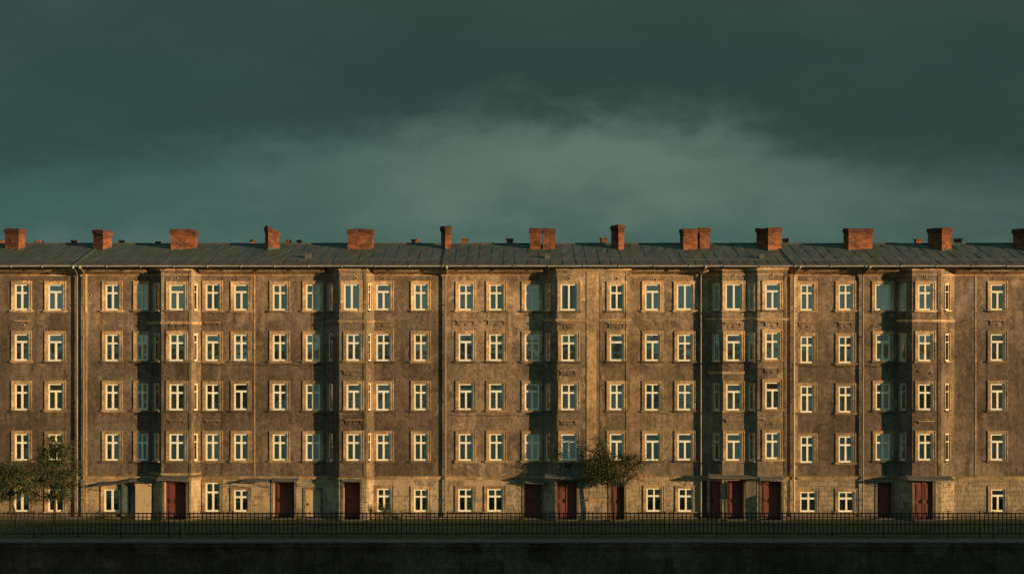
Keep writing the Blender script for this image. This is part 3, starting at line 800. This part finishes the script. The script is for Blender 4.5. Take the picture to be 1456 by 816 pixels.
canopy(H2[0], 137, 184, 690, 0, .7, .28, .06, .05); canopy(H2[0], 184.5, 221, 683.5, 0, .62, 0, .03); canopy(H2[0], 222, 267, 681.5, .82, .45, 0, .03)
canopy(H2[0], 341, 380, 685.5, 0, .6, .03, -.05, .04); canopy(H3[0], 744, 780, 685, 0, .5, -.06, .04); canopy(H3[0], 775, 846, 677.5, .82, .5, -.04, .05, .07)
canopy(H3[0], 1008, 1079, 678, .72, .42, .0, .05, .07); canopy(H3[0], 1081, 1114, 681, 1.1, .3, 0, .02, .08); canopy(H4[0], 1291, 1357, 680.5, .82, .6, -.05, .04, .07)
canopy(H2[0], 387, 424, 682.5, 0, .3, 0, .02, .05); canopy(H2[0], 486, 514, 683, .82, .2, 0, .01, .05)

# small porch block and teal screen left of the first bay
m = MB(); xa, xb = X(192.5, .5)-H2[0].location.x, X(215, .5)-H2[0].location.x
m.box(xa, xb, -.5, -.003, -.1, Z(688, .5)); m.box(xa-.04, xb+.04, -.53, -.002, Z(690, .5), Z(688, .5)+.03)
m.build('porch_wall', M['beige'], H2[0])
m = MB(); xa, xb = X(173, .2)-H2[0].location.x, X(184, .2)-H2[0].location.x
m.box(xa, xb, -.2, -.003, .15, Z(688, .2)); m.box(xa+.08, xb-.08, -.215, -.199, .4, 1.0); m.box(xa+.08, xb-.08, -.215, -.199, 1.1, Z(692, .2))
m.build('side_screen', M['teal'], H2[0])
# loose corrugated sheet between the stepped bays
m = MB()
for i in range(9): m.box(X(1060, 1.3)-H3[0].location.x+i*.07, X(1060, 1.3)-H3[0].location.x+i*.07+.04, -1.42, -1.36, Z(708-i*.6, 1.3), Z(684, 1.3))
m.build('hanging_boards', M['pipe'], H3[0])

B = [finish(h) for h in (H1, H2, H3, H4)]
b1, b2, b3, b4 = [x[0] for x in B]
chimney(b1, 7, 36, 325.5, -16, depth=.8)
chimney(b2, 132.5, 159.5, 326, -24, depth=.95, lean=-.12)
chimney(b2, 242.5, 281, 326.5, 5, depth=.9); chimney(b2, 374, 400, 325, 24, depth=1.0, lean=-.32).location.z += .12
chimney(b2, 494, 532, 326, 0, holes=3)
chimney(b3, 625, 643.5, 321.5, 24, depth=.9)
chimney(b3, 752.5, 790, 325, 0, split=.47); chimney(b3, 868, 888.5, 320.5, 26, depth=1.0)
chimney(b3, 966, 1010, 325, 9, split=.58, depth=.9); chimney(b3, 1075, 1111.5, 323.5, 28, depth=1.3)
chimney(b4, 1199.5, 1240.5, 325, 9, holes=0); chimney(b4, 1319, 1353, 324.5, 32, depth=1.25); chimney(b4, 1440.5, 1482, 326, 30, depth=1.4)
for px, w, py in [(1, 9, 343), (55, 10, 342.5), (106, 9, 342)]: stub(b1, px, w, py)
for px, w, py in [(173, 8, 342), (225, 8, 343.5), (360, 9, 341.5), (410, 6, 341.5), (425, 6, 341.5), (590, 10, 340.5)]: stub(b2, px, w, py)
for px, w, py in [(661, 9, 339), (725, 10, 339.5), (858, 9, 338), (1117, 9, 339.5)]: stub(b3, px, w, py)
for px, w, py in [(1305, 9, 340), (1362, 9, 339.5)]: stub(b4, px, w, py)
# roof hatches
for (b, ro, px, py) in ((b3, B[2][1], 778.5, 364), (b3, B[2][1], 1083, 371), (b2, B[1][1], 438, 352)):
    d = -.6; x = X(px, d)-b.location.x; z = roof_z(d); m = MB()
    m.box(x-.17, x+.17, .45, .8, z-.1, z+.22); m.box(x-.21, x+.21, .41, .84, z+.22, z+.25); m.build('roof_hatch', M['tin'], ro)
# party-wall flashing strips on the roof
for (b, px) in ((b2, 114), (b3, 631), (b4, 1124)):
    x = X(px)-b.location.x; m = MB()
    for q in (0,):
        m.quad((x+q-.05, -ROOF_E_D, ZE+.05), (x+q+.05, -ROOF_E_D, ZE+.05), (x+q+.05, -ROOF_R_D, ZR+.05), (x+q-.05, -ROOF_R_D, ZR+.05))
        m.quad((x+q-.05, -ROOF_E_D, ZE-.05), (x+q-.05, -ROOF_E_D, ZE+.05), (x+q-.05, -ROOF_R_D, ZR+.05), (x+q-.05, -ROOF_R_D, ZR-.05))
        m.quad((x+q+.05, -ROOF_E_D, ZE+.05), (x+q+.05, -ROOF_E_D, ZE-.05), (x+q+.05, -ROOF_R_D, ZR-.05), (x+q+.05, -ROOF_R_D, ZR+.05))
        m.quad((x+q-.05, -ROOF_E_D, ZE-.05), (x+q+.05, -ROOF_E_D, ZE-.05), (x+q+.05, -ROOF_E_D, ZE+.05), (x+q-.05, -ROOF_E_D, ZE+.05))
    m.build('roof_flashing', M['roof_a'], b)
# cables hung on the facade
for (b, x0p, x1p, py) in ((b2, 296, 460, 518), (b3, 640, 770, 590), (b4, 1134, 1270, 520)):
    m = MB(); n = 14; pts = []
    for i in range(n+1):
        t = i/n; pts.append((X(x0p+(x1p-x0p)*t)-b.location.x, -.04, Z(py)-.06*math.sin(t*math.pi*3)**2))
    m.tube(pts, .012, 5); m.build('cable', M['iron'], b)

# ------------------------------------------------------------------ ground
def sheet(name, x0, x1, y0, y1, z, mat, label=None):
    m = MB(); m.quad((x0, y0, z), (x1, y0, z), (x1, y1, z), (x0, y1, z)); o = m.build(name, mat); tag(o, kind='structure'); return o
WY = -8.15      # back edge of the coping
WX0, WX1 = -52, 52
m = MB(); nx, ny = 120, 12
P = {}
for i in range(nx+1):
    for j in range(ny+1):
        x = WX0+(WX1-WX0)*i/nx; y = WY+(.3-WY)*j/ny
        z = 0.0 + (rnd.uniform(-.05, .05) if 0 < j < ny-1 else -.02)
        P[i, j] = (x, y, z)
for i in range(nx):
    for j in range(ny): m.quad(P[i,j], P[i+1,j], P[i+1,j+1], P[i,j+1])
tag(m.build('lawn', M['lawn']), kind='structure')
M['wet'] = simple_mat('asphalt with added gloss', (.05, .05, .048), (.036, .036, .035), .6, .12, bumpd=.001, spec=.6)  # wet gloss added on the unseen road so lower windows mirror the sky
sheet('road', -60, 60, -400, WY-.9, -3.0, M['wet'])
m = MB(); zz = -3.02
m.quad((-2500, -2500, zz), (2500, -2500, zz), (2500, 2500, zz), (-2500, 2500, zz)); tag(m.build('ground', M['lawn']), kind='structure')
sheet('yard', -52, 52, .3, 60, -.03, M['lawn'])
# lawn sides so the terrace is solid
# grass blades, one mass
m = MB()
for i in range(52000):
    x = rnd.uniform(-36, 36); y = WY + .02 + rnd.random()**1.25*8.0
    h = rnd.uniform(.03, .10)*(1.5 if rnd.random() < .06 else 1); a = rnd.uniform(0, 6.28); w = rnd.uniform(.01, .022)
    dx, dy = math.cos(a)*w, math.sin(a)*w; lx, ly = rnd.uniform(-.05, .05), rnd.uniform(-.05, .05)
    m.tri((x-dx, y-dy, -.04), (x+dx, y+dy, -.04), (x+lx, y+ly, h))
tag(m.build('grass', M['grass']), 'short dark green grass between the house fronts and the black railing', 'grass', kind='stuff')

m = MB()
for i in range(1500):
    x = rnd.uniform(-36, 36); y = WY + rnd.random()**2.5*2.5 - .25; z = .02 if y > WY else .015; q = rnd.uniform(.02, .05); a = rnd.uniform(0, 6)
    c_, s_ = math.cos(a)*q, math.sin(a)*q; m.quad((x-c_, y-s_, z), (x+s_*.6, y-c_*.6, z+.02), (x+c_, y+s_, z+.01), (x-s_*.6, y+c_*.6, z+.03))
M['litter'] = leaf_mat('dry leaves', [(.07, .05, .03), (.14, .1, .06), (.2, .17, .12)])
tag(m.build('fallen_leaves', M['litter']), 'dry leaves and litter scattered along the back of the coping', 'leaves', kind='stuff')
# retaining wall with its coping
rw = empty('retaining_wall', (0, WY-.6, -3)); tag(rw, 'long dark concrete retaining wall with a pale grey coping in front of the railing', 'wall')
m = MB(); nx = 160
for i in range(nx):
    for j in range(6):
        pass
m.box(-52, 52, -.45, .5, 0, 2.68); m.box(-52, 52, -.55, .55, 2.682, 2.928); m.build('wall_and_coping_front', M['concrete'], rw)  # upper band: coping front in the darker wall material, its shading put into colour
m = MB(); x = -52
while x < 52:
    L = rnd.uniform(1.6, 2.4); dz = rnd.uniform(-.012, .012); dy = rnd.uniform(-.012, .012)
    m.box(x, min(52, x+L)-.012, -.60+dy, .60, 2.93, 3.0+dz); x += L
cp = m.build('coping', M['coping'], rw)
bv = cp.modifiers.new('b', 'BEVEL'); bv.width = .02; bv.segments = 2
m = MB(); m.box(-52, 52, -.50, -.451, 2.52, 2.62); m.build('moulding', M['concrete'], rw)

# ------------------------------------------------------------------ railing
fy = WY + .12
fz = 0.0; dF = -fy
def zF(py): return Z(py, dF)
fence = empty('iron_fence', (0, fy, 0)); tag(fence, 'long black iron railing of thin upright bars along the top of the retaining wall', 'fence')
post_px = [-12, 48, 111, 171.5, 187, 255.5, 331, 416, 478, 571, 636, 707, 789.5, 830, 873, 945, 958, 1019, 1036, 1100, 1184, 1256, 1348, 1392, 1412, 1470]
post_px = [-14, 48, 111, 172, 240, 256, 331, 416, 478, 571, 636, 707, 789, 830, 945, 1019, 1100, 1183, 1256, 1348, 1393, 1412, 1470]
pm = MB(); pm.box(-.028, .028, -.028, .028, -.15, zF(727)); pm.box(-.036, .036, -.036, .036, zF(727), zF(727)+.03)
pme = pm.mesh('post', M['iron'])
z_t, z_2, z_m, z_b = zF(729.5), zF(734.5), zF(745), zF(758)
for i, px in enumerate(post_px):
    p = link('post', pme, fence, (X(px, dF), 0, 0), rnd.uniform(-.03, .03)); p.rotation_euler.x = rnd.uniform(-.012, .012)
    if i < len(post_px)-1:
        x0, x1 = X(px, dF)+.036, X(post_px[i+1], dF)-.036; g = MB(); s1 = rnd.uniform(-.012, .012)
        for z, t in ((z_t, .036), (z_2, .028), (z_m, .028), (z_b, .036)):
            g.tube([(x0, 0, z+s1), (x1, 0, z-s1)], t, 6)
        n = max(2, round((x1-x0)/.235))
        for j in range(1, n):
            x = x0+(x1-x0)*j/n + rnd.uniform(-.008, .008); l = rnd.uniform(-.012, .012)
            g.tube([(x, 0, z_b-.08), (x+l, rnd.uniform(-.01, .01), z_t+.05)], .028, 6)
        g.build('railing_panel', M['iron'], fence)

# ------------------------------------------------------------------ trees
def blade_leaf(m, p, L, W, r):
    d = Vector((r.uniform(-1, 1), r.uniform(-1, 1), r.uniform(-.9, .6))).normalized()
    s = d.cross(Vector((r.uniform(-1, 1), r.uniform(-1, 1), r.uniform(-1, 1)))).normalized()
    up = d.cross(s)*.12*L
    a = p; b_ = p + d*L*.5 + s*W*.5 - up; c = p + d*L; e = p + d*L*.5 - s*W*.5 - up
    m.quad(a, b_, c, e)
def tree(label, px, d, clumps, trunk_w, seed, n_leaf, group=None, base_z=0.0, leafL=.135):
    r = random.Random(seed)
    bx, by = X(px, d), -d
    t = empty('tree', (bx, by, base_z)); tag(t, label, 'tree', group)
    w = MB(); lf = MB()
    cl = [Vector((X(cx, d)-bx, dy, Z(cy, d)-base_z)) for (cx, cy, dy, rad) in clumps]
    top = max(c.z for c in cl); mid = Vector((sum(c.x for c in cl)/len(cl)*.5, 0, top*.42))
    tp = [Vector((0, 0, -.1)), Vector((.03, .02, mid.z*.4)), Vector((mid.x*.4, 0, mid.z*.75)), mid, Vector((mid.x*1.3+.1, .05, top*.68)), Vector((mid.x*1.5, 0, top*.9))]
    w.tube(tp, [trunk_w, trunk_w*.85, trunk_w*.75, trunk_w*.62, trunk_w*.35, trunk_w*.1], 10)
    for c, (cx, cy, dy, rad) in zip(cl, clumps):
        k = min(range(2, 5), key=lambda i: (tp[i]-c).length + (3 if tp[i].z > c.z else 0)); a = tp[k]
        m1 = a.lerp(c, .5) + Vector((r.uniform(-.15, .15), r.uniform(-.15, .15), -.12)); rr = trunk_w*.36
        w.tube([a, m1, c], [rr, rr*.6, rr*.22], 6)
        R_ = rad*(D0-d)/F
        tw = []
        for q in range(13):
            v = Vector((r.gauss(0, 1), r.gauss(0, 1), r.gauss(0, .8))); v.normalize(); e = c + v*R_*r.choice([r.uniform(.3, 1.1), r.uniform(.8, 1.5), r.uniform(1.1, 2.0)])
            s0 = m1.lerp(c, r.random()); w.tube([s0, s0.lerp(e, .5)+Vector((0, 0, .05)), e], [.018, .011, .005], 4); tw.append((s0, e))
        nl = int(n_leaf*1.3*rad*rad/400)
        sub = [s0.lerp(e, r.uniform(.35, 1.05)) for s0, e in tw for _ in range(2)]
        for _ in range(nl):
            s_ = r.choice(sub); p = s_ + Vector((r.gauss(0, .2), r.gauss(0, .17), r.gauss(0, .12)))
            blade_leaf(lf, p, r.uniform(.6, 1.15)*leafL, r.uniform(.5, .8)*leafL*.75, r)
    w.build('trunk', M['bark'], t); lf.build('crown', M['leaf'], t)
    return t
def C(lst, seed, dk=1):
    r = random.Random(seed); return [(x, y, r.uniform(-.9, .9)*rad/24*dk, rad) for x, y, rad in lst]
tree('bushy dark tree with the tallest crown, before the leftmost house beside its downpipe', 77, 3.2, C([(70, 622, 5), (80, 628, 7), (90, 632, 6), (63, 636, 7), (76, 641, 9), (104, 630, 4), (98, 643, 7), (56, 650, 8), (70, 657, 11), (88, 657, 10), (107, 655, 6), (50, 667, 9), (66, 673, 11), (84, 675, 12), (102, 672, 9), (111, 668, 5),
     (58, 687, 10), (76, 691, 11), (94, 690, 10), (107, 688, 6), (66, 702, 8), (84, 705, 8), (48, 681, 7), (42, 698, 8), (45, 710, 6), (100, 702, 7)], 3), .1, 4, 1350)
tree('spreading lower tree cut off by the left edge of the photo', 22, 3.8, C([(2, 672, 11), (16, 665, 11), (30, 662, 9), (38, 676, 11), (8, 686, 13), (24, 684, 13), (40, 692, 10), (-8, 690, 13), (15, 700, 10), (0, 705, 10), (-20, 676, 14), (-32, 692, 13)], 5), .09, 8, 1350)
tree('single wide-crowned tree leaning over the red doors in the middle', 873, 1.75, C([(850, 622, 5), (855, 631, 7), (846, 641, 7), (861, 645, 7), (838, 652, 6), (853, 655, 9), (868, 659, 8), (833, 668, 7), (846, 670, 10), (862, 672, 10),
     (878, 668, 8), (884, 656, 5), (894, 650, 7), (906, 648, 6), (914, 656, 7), (900, 662, 8), (888, 674, 8), (874, 683, 6), (905, 674, 6), (893, 683, 5), (850, 680, 6), (842, 660, 8), (856, 664, 9), (870, 675, 8)], 6, .3), .09, 11, 1250)
def shrub(label, px, d, h, w, seed, n=420, leafL=.1):
    r = random.Random(seed); t = empty('shrub', (X(px, d), -d, 0)); tag(t, label, 'shrub'); s = MB(); lf = MB()
    for i in range(9):
        e = Vector((r.uniform(-w, w), r.uniform(-w, w)*.6, h*r.uniform(.6, 1))); m1 = e*.5 + Vector((r.uniform(-.05, .05), 0, .08))
        s.tube([(0, 0, -.05), m1, e], [.015, .01, .004], 5)
        for _ in range(n//9):
            p = m1.lerp(e, r.uniform(0, 1.1)) + Vector((r.gauss(0, .09), r.gauss(0, .09), r.gauss(0, .08))); blade_leaf(lf, p, r.uniform(.6, 1.1)*leafL, leafL*.4, r)
    s.build('stem', M['bark'], t); lf.build('foliage', M['leaf'], t)
shrub('leafy shrub below the ground floor window right of the recessed dark door', 547, .9, 1.15, .38, 5, 700)
shrub('thin scraggy shrub right of the stone wall left of the middle downpipe', 611, 1.0, .75, .35, 6, 90)
shrub('low weedy shrub at the foot of the pale porch block', 184, 1.2, .45, .4, 9, 200)

# ------------------------------------------------------------------ unseen outbuilding added to shade the foreground (right, outside the picture)
EL, AZ = 6.2, 63.5
prof = math.tan(R(EL))/math.cos(R(AZ))
wy = -50.0; hsh = -.35 + 50.0*prof
ob = empty('shade_building', (102, wy-5, -3)); tag(ob, 'long low building added out of view on the right to shade the foreground', 'building')
m = MB(); m.box(-36, 60, -5, 5, 0, hsh+3-.3)
m.build('wall', M['plaster_d'], ob)
m = MB(); m.box(-36.3, 60.3, -5.3, 5.0+.3, hsh+3-.3, hsh+3); m.build('roof', M['roof_a'], ob)
for i in range(16):
    w_ = MB(); w_.box(-.6, .6, 5.0, 5.06, 0, 1.4); w_.build('window', M['paint2'], ob, (-33+i*6, 0, 4.0))

# ------------------------------------------------------------------ world, sun, camera
W = bpy.data.worlds.new('World'); S.world = W; W.use_nodes = True; nt = W.node_tree; nt.nodes.clear(); k = NB(nt)
wo = k.n('ShaderNodeOutputWorld'); bg = k.n('ShaderNodeBackground'); nt.links.new(bg.outputs[0], wo.inputs[0])
tc = k.n('ShaderNodeTexCoord').outputs['Generated']
sp = k.n('ShaderNodeSeparateXYZ'); k.put(sp.inputs[0], tc); dx, dy, dz = sp.outputs
yy = k.math('MAXIMUM', k.math('ABSOLUTE', dy), .35)
a = k.math('DIVIDE', dx, yy); b = k.math('DIVIDE', dz, yy)
cv = k.n('ShaderNodeCombineXYZ'); k.put(cv.inputs[0], a); k.put(cv.inputs[1], k.math('MULTIPLY', b, 2.3)); cv.inputs[2].default_value = 1.9
V = cv.outputs[0]
n1 = k.math('SUBTRACT', k.noise(V, 3.2, 6, .55, .5), .5)
n2 = k.math('SUBTRACT', k.noise(V, 9.5, 7, .6, .3), .5)
def gauss(v, c, w):
    q = k.math('DIVIDE', k.math('SUBTRACT', v, c), w); return k.math('EXPONENT', k.math('MULTIPLY', k.math('MULTIPLY', q, q), -1))
n3 = k.math('SUBTRACT', k.noise(V, 22, 6, .6, .4), .5)
hump = k.math('ADD', k.math('MULTIPLY', gauss(a, .02, .27), .042), k.math('MULTIPLY', gauss(a, .06, .09), .008))
h = k.math('SUBTRACT', b, k.math('ADD', hump, .113))
h = k.math('ADD', h, k.math('MULTIPLY', n1, .08)); h = k.math('ADD', h, k.math('MULTIPLY', n2, .065)); h = k.math('ADD', h, k.math('MULTIPLY', n3, .03))
cloud = k.map(h, -.014, .032, 0, 1, True)
light = k.mix(k.map(b, .03, .13, 0, 1, True), (.060, .130, .114), (.064, .126, .109))
light = k.mix(k.map(a, -.42, .02, .95, 0, True), light, (.048, .115, .102))
light = k.mix(k.map(a, .12, .40, 0, .75, True), light, (.052, .098, .085))
glow = k.math('MULTIPLY', gauss(h, -.022, .040), gauss(a, .06, .17))
light = k.mix(k.math('MULTIPLY', glow, .95), light, (.124, .190, .154))
light = k.mix(k.map(n2, 0, .2, 0, .35), light, (.11, .175, .145))
dark = k.mix(k.map(a, -.42, .05, 1, 0, True), (.030, .058, .049), (.029, .070, .062))
dark = k.mix(k.map(b, .2, .27, 0, .55, True), dark, (.043, .066, .056))
dark = k.mix(k.map(n1, -.02, .16, 0, .6), dark, (.047, .072, .062))
col_ = k.mix(cloud, light, dark)
sc_ = k.n('ShaderNodeVectorMath', operation='SCALE'); k.put(sc_.inputs[0], col_); k.put(sc_.inputs['Scale'], k.math('ADD', .66, k.math('MULTIPLY', n2, .22)))
# clearer teal sky on the sun's side, behind the viewer
back = k.map(dy, .1, -.45, 0, 1, True)
bc = k.mix(k.map(dz, 0, .5, 0, 1, True), (.105, .196, .180), (.098, .205, .194))
zen = k.map(dz, .42, .75, 0, 1, True)
back = k.math('MAXIMUM', back, zen)
col_ = k.mix(back, sc_.outputs[0], bc)
sky = k.n('ShaderNodeTexSky'); sky.sky_type = 'NISHITA'; sky.sun_disc = False; sky.sun_elevation = R(EL); sky.sun_rotation = R(180-AZ)
ns = k.n('ShaderNodeVectorMath', operation='SCALE'); k.put(ns.inputs[0], sky.outputs[0]); ns.inputs['Scale'].default_value = .0015
ad = k.n('ShaderNodeVectorMath', operation='ADD'); k.put(ad.inputs[0], col_); k.put(ad.inputs[1], ns.outputs[0])
k.put(bg.inputs[0], ad.outputs[0]); bg.inputs[1].default_value = 1.0

sd = Vector((math.cos(R(EL))*math.sin(R(AZ)), -math.cos(R(EL))*math.cos(R(AZ)), math.sin(R(EL))))
L = bpy.data.lights.new('sun', 'SUN'); L.energy = 5.0; L.angle = R(.5); L.color = (1, .68, .34)
lo_ = bpy.data.objects.new('sun', L); COL.objects.link(lo_); lo_.rotation_euler = (-sd).to_track_quat('-Z', 'Y').to_euler(); lo_.location = (40, -40, 30)
cam = bpy.data.cameras.new('camera'); co = bpy.data.objects.new('camera', cam); COL.objects.link(co)
co.location = (0, -D0, CH); co.rotation_euler = (R(90), 0, 0)
cam.sensor_width = 36; cam.lens = 36*F/1456; cam.shift_y = (HY-408)/1456; cam.clip_end = 6000; cam.clip_start = .5
S.camera = co
S.render.engine = 'CYCLES'
S.view_settings.view_transform = 'Standard'; S.view_settings.look = 'None'; S.view_settings.gamma = 1
S.view_settings.exposure = 0.5
